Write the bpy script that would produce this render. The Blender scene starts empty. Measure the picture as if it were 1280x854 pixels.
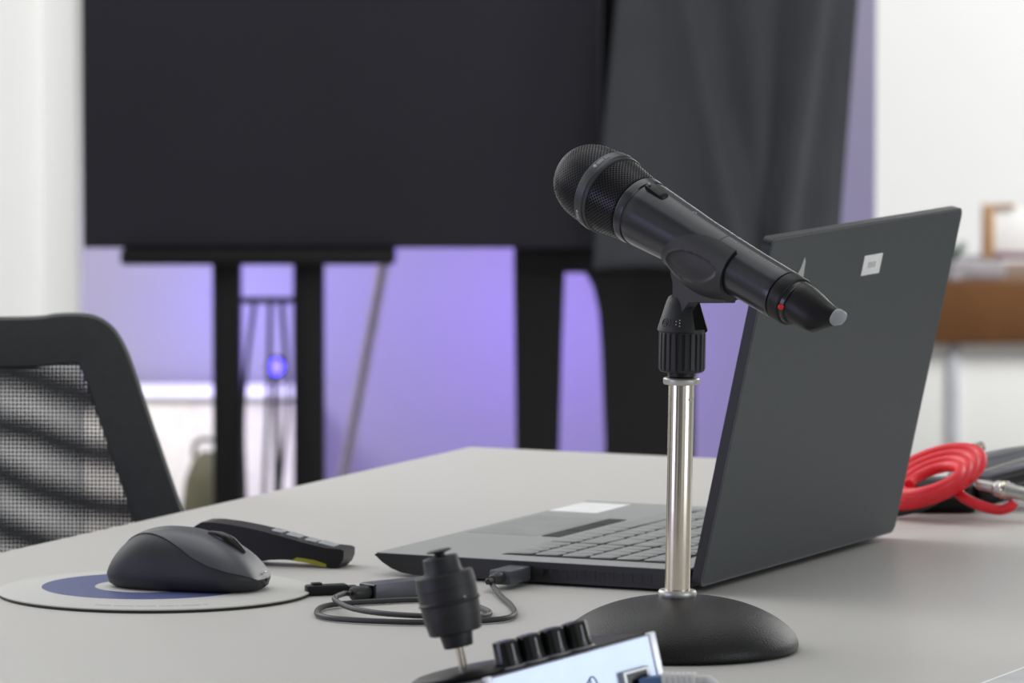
import bpy, bmesh, math, random
from mathutils import Vector, Matrix
random.seed(7)
S = bpy.context.scene
C = S.collection
PI = math.pi
ZT = 0.74                       # table top height
# ------------------------------------------------------------------ camera numbers (used to survey real places from the photo)
F, PITCH, CH = 7807.43, 0.0865, ZT + 0.5402
FW = Vector((0, math.cos(PITCH), -math.sin(PITCH))); RT = Vector((1, 0, 0)); UP = Vector((0, math.sin(PITCH), math.cos(PITCH)))
CAM = Vector((0, 0, CH))
def ray(px, py): return FW + RT*((px-640)/F) + UP*((427-py)/F)
def atz(px, py, z=ZT):
    r = ray(px, py); return CAM + r*((z-CH)/r.z)
def aty(px, py, Y):
    r = ray(px, py); return CAM + r*(Y/r.y)

# ------------------------------------------------------------------ materials
def lin(c):
    o = []
    for v in c:
        v /= 255.0
        o.append(v/12.92 if v <= .04045 else ((v+.055)/1.055)**2.4)
    return (*o, 1)
def mat(name, rgb, rough=.5, metal=0, var=.08, scale=40, bump=0, bscale=600, spec=.5, emit=None, estr=0, coat=0):
    m = bpy.data.materials.new(name); m.use_nodes = True
    nt = m.node_tree; b = nt.nodes['Principled BSDF']
    tc = nt.nodes.new('ShaderNodeTexCoord'); n = nt.nodes.new('ShaderNodeTexNoise')
    n.inputs['Scale'].default_value = scale; n.inputs['Detail'].default_value = 3
    nt.links.new(tc.outputs['Object'], n.inputs['Vector'])
    mr = nt.nodes.new('ShaderNodeMapRange'); mr.inputs[1].default_value = .3; mr.inputs[2].default_value = .7
    mr.inputs[3].default_value = 1-var; mr.inputs[4].default_value = 1+var
    nt.links.new(n.outputs['Fac'], mr.inputs[0])
    mx = nt.nodes.new('ShaderNodeVectorMath'); mx.operation = 'SCALE'
    c = lin(rgb); mx.inputs[0].default_value = c[:3]
    nt.links.new(mr.outputs[0], mx.inputs['Scale']); nt.links.new(mx.outputs[0], b.inputs['Base Color'])
    b.inputs['Roughness'].default_value = rough; b.inputs['Metallic'].default_value = metal
    b.inputs['Specular IOR Level'].default_value = spec
    if coat: b.inputs['Coat Weight'].default_value = coat; b.inputs['Coat Roughness'].default_value = .15
    if bump:
        n2 = nt.nodes.new('ShaderNodeTexNoise'); n2.inputs['Scale'].default_value = bscale; n2.inputs['Detail'].default_value = 2
        nt.links.new(tc.outputs['Object'], n2.inputs['Vector'])
        bp = nt.nodes.new('ShaderNodeBump'); bp.inputs['Strength'].default_value = bump; bp.inputs['Distance'].default_value = .001
        nt.links.new(n2.outputs['Fac'], bp.inputs['Height']); nt.links.new(bp.outputs[0], b.inputs['Normal'])
    if emit:
        b.inputs['Emission Color'].default_value = lin(emit); b.inputs['Emission Strength'].default_value = estr
    return m

M = {}
M['table'] = mat('table laminate', (194,192,187), .44, 0, .015, 900, .03, 1500, spec=.36)
M['table_edge'] = mat('table edge', (150,150,148), .5)
M['dark_metal'] = mat('dark metal', (40,41,43), .45, .6)
M['mic_body'] = mat('mic body satin', (38,39,45), .30, .3, .05, 300, .04, 2500, coat=.25)
M['black'] = mat('black plastic', (13,13,14), .42, 0, .1, 200, .04, 1800, spec=.35)
M['black_gloss'] = mat('black gloss', (16,16,17), .22)
M['rubber'] = mat('rubber', (29,30,31), .5, 0, .1, 200, .08, 2500)
M['clip'] = mat('clip plastic', (36,37,39), .5, 0, .06, 200, .08, 2500)
M['wire'] = mat('grille wire', (50,50,53), .36, .8)
M['foam'] = mat('grille foam', (7,7,8), .9)
M['band'] = mat('grille band', (78,79,82), .38, .7)
M['tip'] = mat('antenna tip', (150,152,154), .5)
M['red_dot'] = mat('red mark', (205,30,38), .4)
M['print'] = mat('light print', (176,178,180), .5)
M['chrome'] = mat('pole nickel', (214,205,190), .17, 1, .05, 60)
M['nickel'] = mat('nickel collar', (188,188,182), .38, .8, .05, 200, .1, 1500)
M['cast'] = mat('cast iron paint', (11,11,11), .40, 0, .15, 120, .35, 900, spec=.38)
M['deck'] = mat('laptop deck', (158,160,158), .5, 0, .03, 300)
M['laptop_side'] = mat('laptop side', (30,31,31), .5)
M['lid'] = mat('laptop lid', (61,66,69), .55, .1, .06, 250, .15, 1400)
M['lid_edge'] = mat('lid edge', (30,31,33), .45)
M['lid_rim'] = mat('lid rim', (95,98,101), .4, .4)
M['keys'] = mat('keycaps', (150,151,149), .5)
M['tray'] = mat('key tray', (20,21,21), .6)
M['white'] = mat('white paint', (236,236,232), .55, 0, .01, 5)
M['label'] = mat('white label', (240,240,238), .5)
M['label_print'] = mat('grey print', (186,187,192), .6)
M['silver'] = mat('silver', (196,198,198), .35, .6)
M['mouse_top'] = mat('mouse shell', (82,83,87), .36, .15, .03, 200)
M['mouse_side'] = mat('mouse rubber', (38,40,43), .55, 0, .06, 300, .06, 2000)
M['pad'] = mat('pad white', (196,195,190), .6, 0, .02, 400)
M['pad_blue'] = mat('pad blue', (84,92,138), .42, 0, .03, 400)
M['pad_edge'] = mat('pad edge', (42,42,30), .7)
M['yellow'] = mat('yellow rubber', (150,146,30), .6)
M['hub_grey'] = mat('hub grey', (88,90,96), .4, .4)
M['cable'] = mat('cable black', (44,45,45), .45)
M['red_cable'] = mat('red cable', (228,38,50), .42, 0, .05, 200)
M['panel'] = mat('panel bluish metal', (208,221,248), .32, .4, .02, 60)
M['panel_trim'] = mat('panel trim', (240,242,250), .3, .4)
M['ctl_grey'] = mat('controller grey', (150,150,152), .4, .3)
M['eth'] = mat('ethernet grey', (206,206,203), .5)
M['eth_blue'] = mat('ethernet blue', (84,116,160), .45)
M['navy'] = mat('emblem ink', (36,44,92), .5)
M['chair'] = mat('chair frame', (54,58,56), .7, 0, .08, 120, .2, 900)
M['screen'] = mat('dark screen cover', (49,48,57), .85, 0, .06, 6, .1, 300)
M['cloth'] = mat('grey cloth', (74,76,80), .9, 0, .06, 12, .15, 500)
M['stand_black'] = mat('stand black', (9,9,12), .6)
M['wall'] = mat('wall lilac white', (140,137,150), .8, 0, .015, 3)
M['wall_white'] = mat('wall white', (240,240,238), .8, 0, .01, 3)
M['floor'] = mat('floor', (150,148,144), .7, 0, .06, 30, .1, 200)
M['wood'] = mat('brown wood', (104,66,28), .5, 0, .12, 14)
M['light_wood'] = mat('light wood', (168,130,92), .5, 0, .1, 20)
M['cream'] = mat('cream cabinet', (240,238,226), .6)
M['green'] = mat('leaf green', (66,96,74), .6, 0, .2, 60)
M['plum'] = mat('plum', (120,84,98), .6)
M['grey_box'] = mat('grey box', (150,146,150), .6)
M['olive'] = mat('olive bag', (92,90,70), .8)
M['paper'] = mat('paper', (196,198,197), .6)
M['led'] = mat('blue led', (60,50,255), .4, emit=(70,60,255), estr=9)

def mesh_mat():
    m = bpy.data.materials.new('chair mesh weave'); m.use_nodes = True
    nt = m.node_tree; L = nt.links; b = nt.nodes['Principled BSDF']; out = nt.nodes['Material Output']
    b.inputs['Base Color'].default_value = lin((52,54,54)); b.inputs['Roughness'].default_value = .7
    tc = nt.nodes.new('ShaderNodeTexCoord'); sp = nt.nodes.new('ShaderNodeSeparateXYZ'); L.new(tc.outputs['Object'], sp.inputs[0])
    def mth(op, a, c=None, d=None):
        n = nt.nodes.new('ShaderNodeMath'); n.operation = op
        for i, v in enumerate((a, c, d)):
            if v is None: continue
            if isinstance(v, (int, float)): n.inputs[i].default_value = v
            else: L.new(v, n.inputs[i])
        return n.outputs[0]
    pitch = .0031
    sx = mth('ABSOLUTE', mth('SINE', mth('MULTIPLY', sp.outputs['X'], PI/pitch)))
    sz = mth('ABSOLUTE', mth('SINE', mth('MULTIPLY', sp.outputs['Z'], PI/pitch)))
    hole = mth('MULTIPLY', sx, sz)                     # 1 in the middle of a hole, 0 on a thread
    nz = nt.nodes.new('ShaderNodeTexNoise'); nz.inputs['Scale'].default_value = 7; L.new(tc.outputs['Object'], nz.inputs['Vector'])
    slope = mth('ADD', mth('MULTIPLY', sp.outputs['X'], .28), sp.outputs['Z'])
    ph = mth('ADD', mth('MULTIPLY', slope, 2*PI/.042), mth('MULTIPLY', nz.outputs['Fac'], 5.0))
    band = mth('MULTIPLY_ADD', mth('SINE', ph), .22, .77)   # knitted bands: denser and looser rows
    a = mth('GREATER_THAN', hole, band)
    tr = nt.nodes.new('ShaderNodeBsdfTransparent'); mx = nt.nodes.new('ShaderNodeMixShader')
    L.new(a, mx.inputs[0]); L.new(b.outputs[0], mx.inputs[1]); L.new(tr.outputs[0], mx.inputs[2]); L.new(mx.outputs[0], out.inputs[0])
    return m
M['weave'] = mesh_mat()

# ------------------------------------------------------------------ object helpers
def obj(name, bm, m, parent=None, smooth=True, angle=35, mx=None):
    bmesh.ops.recalc_face_normals(bm, faces=bm.faces)
    me = bpy.data.meshes.new(name); bm.to_mesh(me); bm.free()
    me.materials.append(m)
    if smooth:
        for p in me.polygons: p.use_smooth = True
        me.set_sharp_from_angle(angle=math.radians(angle))
    o = bpy.data.objects.new(name, me); C.objects.link(o)
    if mx is not None: o.matrix_local = mx
    if parent: o.parent = parent
    return o
def tag(o, label, cat, group=None, kind=None):
    o['label'] = label; o['category'] = cat
    if group: o['group'] = group
    if kind: o['kind'] = kind
    return o
def thing(name, label, cat, loc=(0,0,0), rotz=0, group=None, mx=None):
    o = bpy.data.objects.new(name, None); C.objects.link(o); o.empty_display_size = .02
    if mx is not None: o.matrix_world = mx
    else: o.location = loc; o.rotation_euler = (0,0,rotz)
    return tag(o, label, cat, group)
def struct(name, bm, m, parent=None):
    o = obj(name, bm, m, parent, angle=30)
    if not parent: o['kind'] = 'structure'
    return o
def frame(loc, x, y, z):
    m = Matrix((x, y, z)).transposed().to_4x4(); m.translation = loc; return m

def box(x0, x1, y0, y1, z0, z1, bev=0, seg=2, bm=None):
    bm = bm or bmesh.new()
    g = bmesh.ops.create_cube(bm, size=1)
    for v in g['verts']:
        v.co = Vector(((x0+x1)/2+v.co.x*(x1-x0), (y0+y1)/2+v.co.y*(y1-y0), (z0+z1)/2+v.co.z*(z1-z0)))
    if bev:
        es = list({e for v in g['verts'] for e in v.link_edges})
        bmesh.ops.bevel(bm, geom=es, offset=bev, segments=seg, affect='EDGES', profile=.5)
    return bm
def lathe(prof, seg=64, bm=None, caps=True, mx=None):
    bm = bm or bmesh.new(); rows = []
    for r, z in prof:
        rows.append([bm.verts.new((r*math.cos(2*PI*j/seg), r*math.sin(2*PI*j/seg), z)) for j in range(seg)])
    for a, b in zip(rows, rows[1:]):
        for j in range(seg): bm.faces.new((a[j], a[(j+1)%seg], b[(j+1)%seg], b[j]))
    if caps:
        bm.faces.new(rows[0][::-1]); bm.faces.new(rows[-1])
    if mx is not None:
        bmesh.ops.transform(bm, matrix=mx, verts=[v for r in rows for v in r])
    return bm
def loft(rings, bm=None, closed=True, caps=True):
    bm = bm or bmesh.new(); rows = [[bm.verts.new(p) for p in r] for r in rings]
    n = len(rows[0])
    for a, b in zip(rows, rows[1:]):
        for j in range(n if closed else n-1): bm.faces.new((a[j], a[(j+1)%n], b[(j+1)%n], b[j]))
    if caps and closed:
        bm.faces.new(rows[0][::-1]); bm.faces.new(rows[-1])
    return bm
def prism(pts, fn0, fn1, bm=None):
    """polygon pts (2-D) lofted between two maps to 3-D"""
    bm = bm or bmesh.new()
    a = [bm.verts.new(fn0(*p)) for p in pts]; b = [bm.verts.new(fn1(*p)) for p in pts]
    bm.faces.new(a[::-1]); bm.faces.new(b); n = len(pts)
    for j in range(n): bm.faces.new((a[j], a[(j+1)%n], b[(j+1)%n], b[j]))
    return bm
def bevel_all(bm, off, seg=2, ang=25):
    es = [e for e in bm.edges if len(e.link_faces) == 2 and e.calc_face_angle(0) > math.radians(ang)]
    bmesh.ops.bevel(bm, geom=es, offset=off, segments=seg, affect='EDGES', profile=.5, clamp_overlap=True)
    return bm
def smooth_path(pts, sub=8, closed=False):
    P = [Vector(p) for p in pts]; out = []; n = len(P)
    for i in range(n if closed else n-1):
        g = (lambda k: P[k % n]) if closed else (lambda k: P[max(0, min(n-1, k))])
        a, b, c, d = g(i-1), g(i), g(i+1), g(i+2)
        for s in range(sub):
            t = s/sub
            out.append(.5*((2*b)+(c-a)*t+(2*a-5*b+4*c-d)*t*t+(3*b-a-3*c+d)*t**3))
    if not closed: out.append(P[-1])
    return out
def tube(pts, r, seg=10, sub=8, bm=None, closed=False):
    P = smooth_path(pts, sub, closed); bm = bm or bmesh.new(); rings = []
    nrm = None; n = len(P)
    for i, p in enumerate(P):
        t = ((P[(i+1) % n]-P[i-1]) if closed else (P[min(i+1, n-1)]-P[max(i-1, 0)])).normalized()
        if nrm is None: nrm = t.orthogonal().normalized()
        nrm = (nrm - t*nrm.dot(t)).normalized(); b = t.cross(nrm)
        rr = r(i/(n-1)) if callable(r) else r
        rings.append([bm.verts.new(p+(nrm*math.cos(2*PI*j/seg)+b*math.sin(2*PI*j/seg))*rr) for j in range(seg)])
    pairs = list(zip(rings, rings[1:])) + ([(rings[-1], rings[0])] if closed else [])
    for a, b in pairs:
        for j in range(seg): bm.faces.new((a[j], a[(j+1)%seg], b[(j+1)%seg], b[j]))
    if not closed: bm.faces.new(rings[0][::-1]); bm.faces.new(rings[-1])
    return bm
def cyl_between(a, b, r, seg=16, bm=None): return tube([a, b], r, seg, 1, bm)
def sphere(c, r, bm=None, s=(1,1,1), seg=24):
    bm = bm or bmesh.new()
    bmesh.ops.create_uvsphere(bm, u_segments=seg, v_segments=seg//2, radius=r, matrix=Matrix.Translation(c) @ Matrix.Diagonal((*s, 1)))
    return bm

# ================================================================== SETTING
struct('floor', box(-5, 5, -2, 13, -.1, 0), M['floor'])
struct('wall_back', box(-5, .583, 10.0, 10.15, 0, 3.2), M['wall'])
struct('wall_right', box(.3, 6, 12.2, 12.35, 0, 3.2), M['wall_white'])
wl = struct('wall_left', box(-3.5, -.565, 7.5, 7.62, 0, 3.2), M['white'])
struct('trim_1', box(-.5650, -.5236, 7.485, 7.62, 0, 3.2, .004), M['white'])
struct('baseboard_back', box(-3, .58, 9.985, 10.0, 0, .09, .003), M['white'])

# ================================================================== TABLE
TY = .4241
T = Vector((-.0355, 5.209, 0)); tu = Vector((math.cos(TY), -math.sin(TY), 0)); tv = Vector((math.sin(TY), math.cos(TY), 0))
tab = thing('conference_table', 'large light grey laminate table filling the foreground under all the equipment', 'table', (T.x, T.y, 0), -TY)
LX, LY = 1.5, 2.4
bm = box(0, LX, -LY, 0, ZT-.026, ZT, .0015)
obj('tabletop', bm, M['table'], tab)
bm = box(.06, LX-.06, -LY+.06, -.06, ZT-.09, ZT-.0265, .002); obj('apron', bm, M['dark_metal'], tab)
for ix in (.08, LX-.14):
    for iy in (-.14, -LY+.08):
        obj('leg', box(ix, ix+.06, iy, iy+.06, 0, ZT-.0905, .004), M['dark_metal'], tab)

# ================================================================== MIC STAND
SX, SY = .1063, 3.952
lean = math.radians(1.0)
st = thing('microphone_stand', 'round-based desktop stand with nickel pole holding the microphone', 'microphone stand', (SX, SY, ZT))
prof = [(.070,.0004),(.0755,.0012),(.0765,.004),(.0755,.008),(.0715,.0135),(.064,.0195),(.054,.0250),(.042,.0295),(.029,.0325),(.016,.0342),(.006,.0348)]
P2 = smooth_path([(r,0,z) for r, z in prof], 4)
obj('base', lathe([(p.x, p.z) for p in P2], 96), M['cast'], st)
obj('rubber_foot', lathe([(.068,0),(.0705,.0003),(.0705,.0012)], 64), M['black'], st)
R = Matrix.Rotation(lean, 4, 'Y'); R.translation = (-.001, 0, .0335)
def up(z): return z-.0335
obj('lower_collar', lathe([(.0095,0),(.0118,.0006),(.0123,.0022),(.0123,.0040),(.0115,.0052),(.0083,.0056)], 48), M['nickel'], st, mx=R)
bm = lathe([(.0080,.004),(.0081,.0050),(.0081,.139),(.0080,.1395)], 48); obj('pole', bm, M['chrome'], st, mx=R)
# small slot near the pole top
obj('pole_notch', cyl_between(Vector((.0045,-.0066,.1275)), Vector((.0070,-.0042,.1277)), .0009, 8), M['silver'], st, mx=R)
obj('upper_collar', lathe([(.0082,.1365),(.0112,.1368),(.0117,.1376),(.0117,.1402),(.0110,.1410),(.0078,.1412)], 48), M['nickel'], st, mx=R)
obj('thread_neck', lathe([(.0075,.1413),(.0088,.142),(.0088,.1445),(.0105,.1448)], 40), M['black'], st, mx=R)
# ribbed nut
n = 22; seg = n*6; rows = []
bm = bmesh.new()
for z, rb, on in [(.1446,.0128,0),(.1455,.0142,0),(.1470,.0149,1),(.1690,.0149,1),(.1700,.0147,0)]:
    row = []
    for j in range(seg):
        k = (j % 6)
        rr = rb - (.0012 if (k in (3,4) and on) else 0)
        row.append((rr*math.cos(2*PI*j/seg), rr*math.sin(2*PI*j/seg), z))
    rows.append(row)
nut = obj('ribbed_nut', loft(rows, bm), M['rubber'], st, mx=R, angle=25)
# fork cone with a slot: loft of a ring with a wedge taken away on the far right side
CTOP = .1935
def cone_half(a0, a1, name):
    rings = []
    zz = [(.1702,.0150),(.1712,.0160),(.1725,.0159),(.1890,.0108),(.1922,.0094),(CTOP,.0078)]
    N = 22
    for z, r in zz:
        ring = [(r*math.cos(a0+(a1-a0)*i/N), r*math.sin(a0+(a1-a0)*i/N), z) for i in range(N+1)]
        rings.append(ring)
    return loft(rings)
# slot runs along the microphone's heading
slot = math.radians(-38); hw = math.radians(24)
bm = cone_half(slot+hw, slot+PI-hw, ''); obj('fork_cheek', bm, M['rubber'], st, mx=R, angle=28)
bm = cone_half(slot+PI+hw, slot+2*PI-hw, ''); obj('fork_cheek', bm, M['rubber'], st, mx=R, angle=28)
obj('fork_floor', lathe([(.0148,.1700),(.0148,.1722),(.012,.1724)], 48), M['rubber'], st, mx=R)
# embossed marks on the fork
def on_cone(ang, z):
    r = .0159+(z-.1725)*(.0108-.0159)/(.1890-.1725)
    return Vector((r*math.cos(ang), r*math.sin(ang), z))
bm = bmesh.new()
for (da, dz) in [(0,0),(0,.0018),(0,.0036),(-.16,.0009),(-.16,.0027)]:
    sphere(on_cone(math.radians(-99)+da, .1750+dz), .00045, bm, seg=8)
obj('dot_mark', bm, M['print'], st, mx=R)
bm = bmesh.new()
a0 = math.radians(-142)
ring = [on_cone(a0+.17*math.cos(t*2*PI/14), .1768+.0024*math.sin(t*2*PI/14)) for t in range(14)]
tube(ring, .00035, 6, 2, bm, closed=True)
ring = [on_cone(a0+.07*math.cos(t*2*PI/8), .1768+.0010*math.sin(t*2*PI/8)) for t in range(8)]
tube(ring, .0003, 6, 2, bm, closed=True)
tube([on_cone(a0+.26,.1746), on_cone(a0+.34,.1768), on_cone(a0+.27,.1790)], .0003, 6, 4, bm)
tube([on_cone(a0+.42,.1746), on_cone(a0+.50,.1768), on_cone(a0+.42,.1790)], .0003, 6, 4, bm)
obj('embossed_mark', bm, M['clip'], st, mx=R)

# ================================================================== MICROPHONE frame
B_ = -FW
hd = (RT*(-.850) + UP*.527)*.777 + FW*.63; hd.normalize()          # towards the grille
xn = (B_ - hd*B_.dot(hd)).normalized(); yn = hd.cross(xn)
P0 = aty(855, 296, SY)
O = P0 - hd*.0925
MX = frame(O, xn, yn, hd)
mic = thing('handheld_microphone', 'black wireless handheld microphone tilted grille up in the stand clip', 'microphone', mx=MX)
def body_r(z):
    k = [(0,.0163),(.03,.0166),(.055,.0173),(.08,.0184),(.105,.0200),(.125,.0213),(.134,.0218)]
    for (a, ra), (b, rb) in zip(k, k[1:]):
        if z <= b: return ra+(rb-ra)*(z-a)/(b-a)
    return .0218
pr = [(.0145,-.0004),(.0161,0.0004)] + [(body_r(z/1000), z/1000) for z in range(2, 129, 4)] + [(.0211,.1285),(.0211,.1292),(.0219,.1296),(.0224,.1340),(.0222,.1352),(.0205,.1360)]
obj('body', lathe(pr, 96), M['mic_body'], mic, angle=30)
# grille: woven wire over foam
def grille(prof, nseg, name, th):
    bm = bmesh.new(); rows = []
    for i, (r, z) in enumerate(prof):
        rows.append([bm.verts.new((r*math.cos(2*PI*(j+.5*(i % 2))/nseg), r*math.sin(2*PI*(j+.5*(i % 2))/nseg), z)) for j in range(nseg)])
    for i in range(1, len(rows)-1):
        for j in range(nseg):
            k = (j+1) % nseg
            m_ = k if i % 2 == 0 else k
            top = rows[i+1][j] if i % 2 == 0 else rows[i+1][k]
            bot = rows[i-1][j] if i % 2 == 0 else rows[i-1][k]
            bm.faces.new((rows[i][j], bot, rows[i][k], top))
    bmesh.ops.wireframe(bm, faces=bm.faces[:], thickness=th, use_replace=True, use_boundary=True, use_even_offset=True)
    return bm
lowp = [(.0222+(.0254-.0222)*t, .1362+(.1580-.1362)*t) for t in [i/24 for i in range(25)]]
def domep(n, z0=.1670, h=.0355, r0=.0258, e=2.7):
    out = []
    for i in range(n+1):
        a = (PI/2)*i/n*.95
        out.append((r0*abs(math.cos(a))**(2/e), z0+h*abs(math.sin(a))**(2/e)))
    return out
def resample(P, step):
    d = [0]
    for a, b in zip(P, P[1:]): d.append(d[-1]+math.hypot(b[0]-a[0], b[1]-a[1]))
    n = max(2, int(d[-1]/step)); out = []
    for i in range(n+1):
        s = d[-1]*i/n
        for k in range(len(P)-1):
            if d[k+1] >= s-1e-12:
                t = (s-d[k])/max(1e-9, d[k+1]-d[k]); out.append((P[k][0]+(P[k+1][0]-P[k][0])*t, P[k][1]+(P[k+1][1]-P[k][1])*t)); break
    return out
obj('lower_grille', grille(resample(lowp, .00128), 58, 'g', .00062), M['wire'], mic, smooth=False)
dp = resample(domep(60), .00128)
dpo = [p for p in dp if p[0] > .0045]
obj('grille_dome', grille(dpo, 58, 'g', .00062), M['wire'], mic, smooth=False)
fo = [(.0195,.1362),(.0228,.1582),(.0232,.167)] + [(max(.0005, r-.0026), z-.0020) for r, z in dp[2:]]
obj('foam_liner', lathe(fo, 64), M['foam'], mic)
band = obj('grille_band', lathe([(r_, z_-.002) for r_, z_ in [(.0250,.1598),(.0262,.1601),(.0265,.1608),(.0259,.1618),(.0259,.1626),(.0268,.1632),(.0270,.1660),(.0267,.1692),(.0262,.1698),(.0250,.1700)]], 96), M['band'], mic, angle=25)
def on_band(phi, z, r=.02702): return Vector((r*math.cos(phi), r*math.sin(phi), z-.002))
bm = bmesh.new()
p0 = math.radians(20)
sphere(on_band(p0, .1662, .0266), .0013, bm, seg=12)
for k in range(6):
    a = p0+.085+.033*k; cyl_between(on_band(a, .1650), on_band(a+.012, .1674), .00028, 6, bm)
for k in range(3):
    a = p0+.34+.05*k; cyl_between(on_band(a, .1650), on_band(a, .1670), .00032, 6, bm)
obj('band_lettering', bm, M['print'], band); bm = bmesh.new()
p1 = math.radians(-52)
sphere(on_band(p1, .1662, .0266), .0010, bm, seg=10)
for k in range(4): cyl_between(on_band(p1-.08-.05*k, .1652), on_band(p1-.08-.05*k, .1674), .00028, 6, bm)
obj('band_mark', bm, M['print'], band)
# mute slider near the grille on the upper side
def on_body(phi, z, d=0): 
    r = body_r(z)+d; return Vector((r*math.cos(phi), r*math.sin(phi), z))
phs = math.radians(47)
bm = bmesh.new(); rings = []
for (z, w, h) in [(.1105,.05,.0002),(.1112,.14,.0014),(.114,.16,.0019),(.120,.16,.0024),(.1258,.16,.0032),(.1275,.13,.0018),(.1280,.05,.0002)]:
    rings.append([on_body(phs-w, z, -.0008), on_body(phs-w*.9, z, h*.8), on_body(phs, z, h), on_body(phs+w*.9, z, h*.8), on_body(phs+w, z, -.0008)])
sw = obj('mute_slider', loft(rings, bm), M['black'], mic, angle=50)
obj('slider_dot', sphere(on_body(phs-.05, .1250, .0031), .0010, seg=10), M['tip'], sw)
# power mark and lettering along the upper side
bm = bmesh.new(); a = math.radians(58)
ring = [on_body(a+.055*math.cos(2*PI*t/12), .0875+.0012*math.sin(2*PI*t/12), .0001) for t in range(12)]
tube(ring, .00022, 5, 1, bm, closed=True)
obj('power_mark', bm, M['print'], mic); bm = bmesh.new()
def strokes(z0, z1, n, phi, h):
    for k in range(n):
        z = z0+(z1-z0)*k/(n-1)
        if random.random() < .12: continue
        cyl_between(on_body(phi-h, z, .00005), on_body(phi+h, z+random.uniform(-.0006,.0006), .00005), .00022, 5, bm)
        if random.random() < .5: cyl_between(on_body(phi, z, .00005), on_body(phi, z+.0010, .00005), .0002, 5, bm)
strokes(.034, .009, 18, math.radians(50), .035); obj('body_lettering', bm, M['print'], mic); bm = bmesh.new()
strokes(.052, .040, 7, math.radians(50), .03)
obj('body_lettering', bm, M['print'], mic)
# thin seam ring part-way down
obj('body_seam', lathe([(body_r(.055)+.00005,.0546),(body_r(.055)+.00012,.0550),(body_r(.055)+.00005,.0554)], 64, caps=False), M['black'], mic)
# battery ring, red mark, antenna
obj('end_ring', lathe([(.0150,-.0100),(.0157,-.0096),(.0161,-.0085),(.0163,-.0012),(.0158,-.0006),(.0146,-.0003)], 96), M['black'], mic, angle=30)
phr = math.radians(-32)
bm = bmesh.new()
rr = .01625
for (pa, pb, za, zb) in [(-50,-8,-.0030,-.0030),(-50,-8,-.0085,-.0085)]:
    tube([Vector((rr*math.cos(math.radians(p)), rr*math.sin(math.radians(p)), za)) for p in (pa, (pa+pb)/2, pb)], .00025, 5, 4, bm)
obj('ring_label_frame', bm, M['rubber'], mic)
obj('red_dot', sphere(Vector((.0138*math.cos(phr), .0138*math.sin(phr), -.0112)), .0022, seg=16), M['red_dot'], mic)
obj('inner_ring', lathe([(.0135,-.0130),(.0142,-.0126),(.0146,-.0100),(.0150,-.0098)], 64), M['black_gloss'], mic)
def ell(z, cy, ry, rx, n=40, p=2.3):
    out = []
    for j in range(n):
        a = 2*PI*j/n; ca, sa = math.cos(a), math.sin(a)
        out.append((rx*math.copysign(abs(ca)**(2/p), ca), cy+ry*math.copysign(abs(sa)**(2/p), sa), z))
    return out
secs = [(-.0112,.0006,.0130,.0128),(-.0125,.0006,.0136,.0130),(-.018,.0010,.0130,.0122),(-.0255,.0004,.0124,.0108),(-.0320,.0002,.0112,.0092),(-.0375,.0022,.0082,.0070),(-.0435,.0050,.0052,.0052)]
ant = obj('antenna_cap', loft([ell(*s) for s in secs]), M['black'], mic, angle=50)
obj('antenna_tip', loft([ell(*s) for s in [(-.0430,.0050,.0054,.0056),(-.0438,.0051,.0056,.0057),(-.0470,.0060,.0046,.0046),(-.0485,.0064,.0028,.0028)]]), M['tip'], ant, angle=60)

# clip (belongs to the stand): shell round the body plus a tang into the fork
clip_e = thing('tmp', 'x', 'x'); bpy.data.objects.remove(clip_e)
SI = Matrix.Translation((SX, SY, ZT)).inverted()
phc = math.radians(-108)
def half_ang(z):
    # wide in the middle, rounded at the grille end
    if z <= .046: return 136
    t = (z-.046)/(.0945-.046)
    return 136*max(0, 1-t**2.3)**.5 if t < 1 else 0
rings = []
NZ, NP = 64, 96
for i in range(NZ+1):
    t = i/NZ; z = .0385+(.0942-.0385)*(1-(1-t)**1.6)
    h = math.radians(max(6, half_ang(z)))
    rings.append([on_body(phc-h+2*h*k/NP, z, .0004) for k in range(NP+1)])
bm = loft(rings, closed=False)
bmesh.ops.recalc_face_normals(bm, faces=bm.faces)
# inside/outside: build the outer skin explicitly
bm.free(); bm = bmesh.new()
inn, outr = [], []
for i in range(NZ+1):
    t = i/NZ; z = .0385+(.0942-.0385)*(1-(1-t)**1.6)
    h = math.radians(max(6, half_ang(z)))
    ri, ro = [], []
    for k in range(NP+1):
        ph = phc-h+2*h*k/NP
        wz = max(0, 1-((z-.063)/.028)**2)
        th = .0019 + .0075*wz*max(0, math.cos((ph-phc)*.9))**2.2*(abs(ph-phc) < 1.7)
        # oval thumb recess on the near cheek
        du = (ph-math.radians(-45))/.46; dz = (z-.0645+.016*(ph-math.radians(-45)))/.0195
        q = (abs(du)**2.4+abs(dz)**2.4)
        if q < 1: th -= .0014*min(1, (1-q)*5)
        elif q < 1.35: th += .0003*(1-(q-1)/.35)
        ri.append(bm.verts.new(on_body(ph, z, .0003))); ro.append(bm.verts.new(on_body(ph, z, th)))
    inn.append(ri); outr.append(ro)
for i in range(NZ):
    for k in range(NP):
        bm.faces.new((outr[i][k], outr[i][k+1], outr[i+1][k+1], outr[i+1][k]))
        bm.faces.new((inn[i][k], inn[i+1][k], inn[i+1][k+1], inn[i][k+1]))
    for k in (0, NP):
        bm.faces.new((inn[i][k], outr[i][k], outr[i+1][k], inn[i+1][k]))
for i in (0, NZ):
    for k in range(NP): bm.faces.new((inn[i][k], inn[i][k+1], outr[i][k+1], outr[i][k]))
clip = obj('mic_clip', bm, M['clip'], st, mx=SI @ MX, angle=50)
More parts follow.
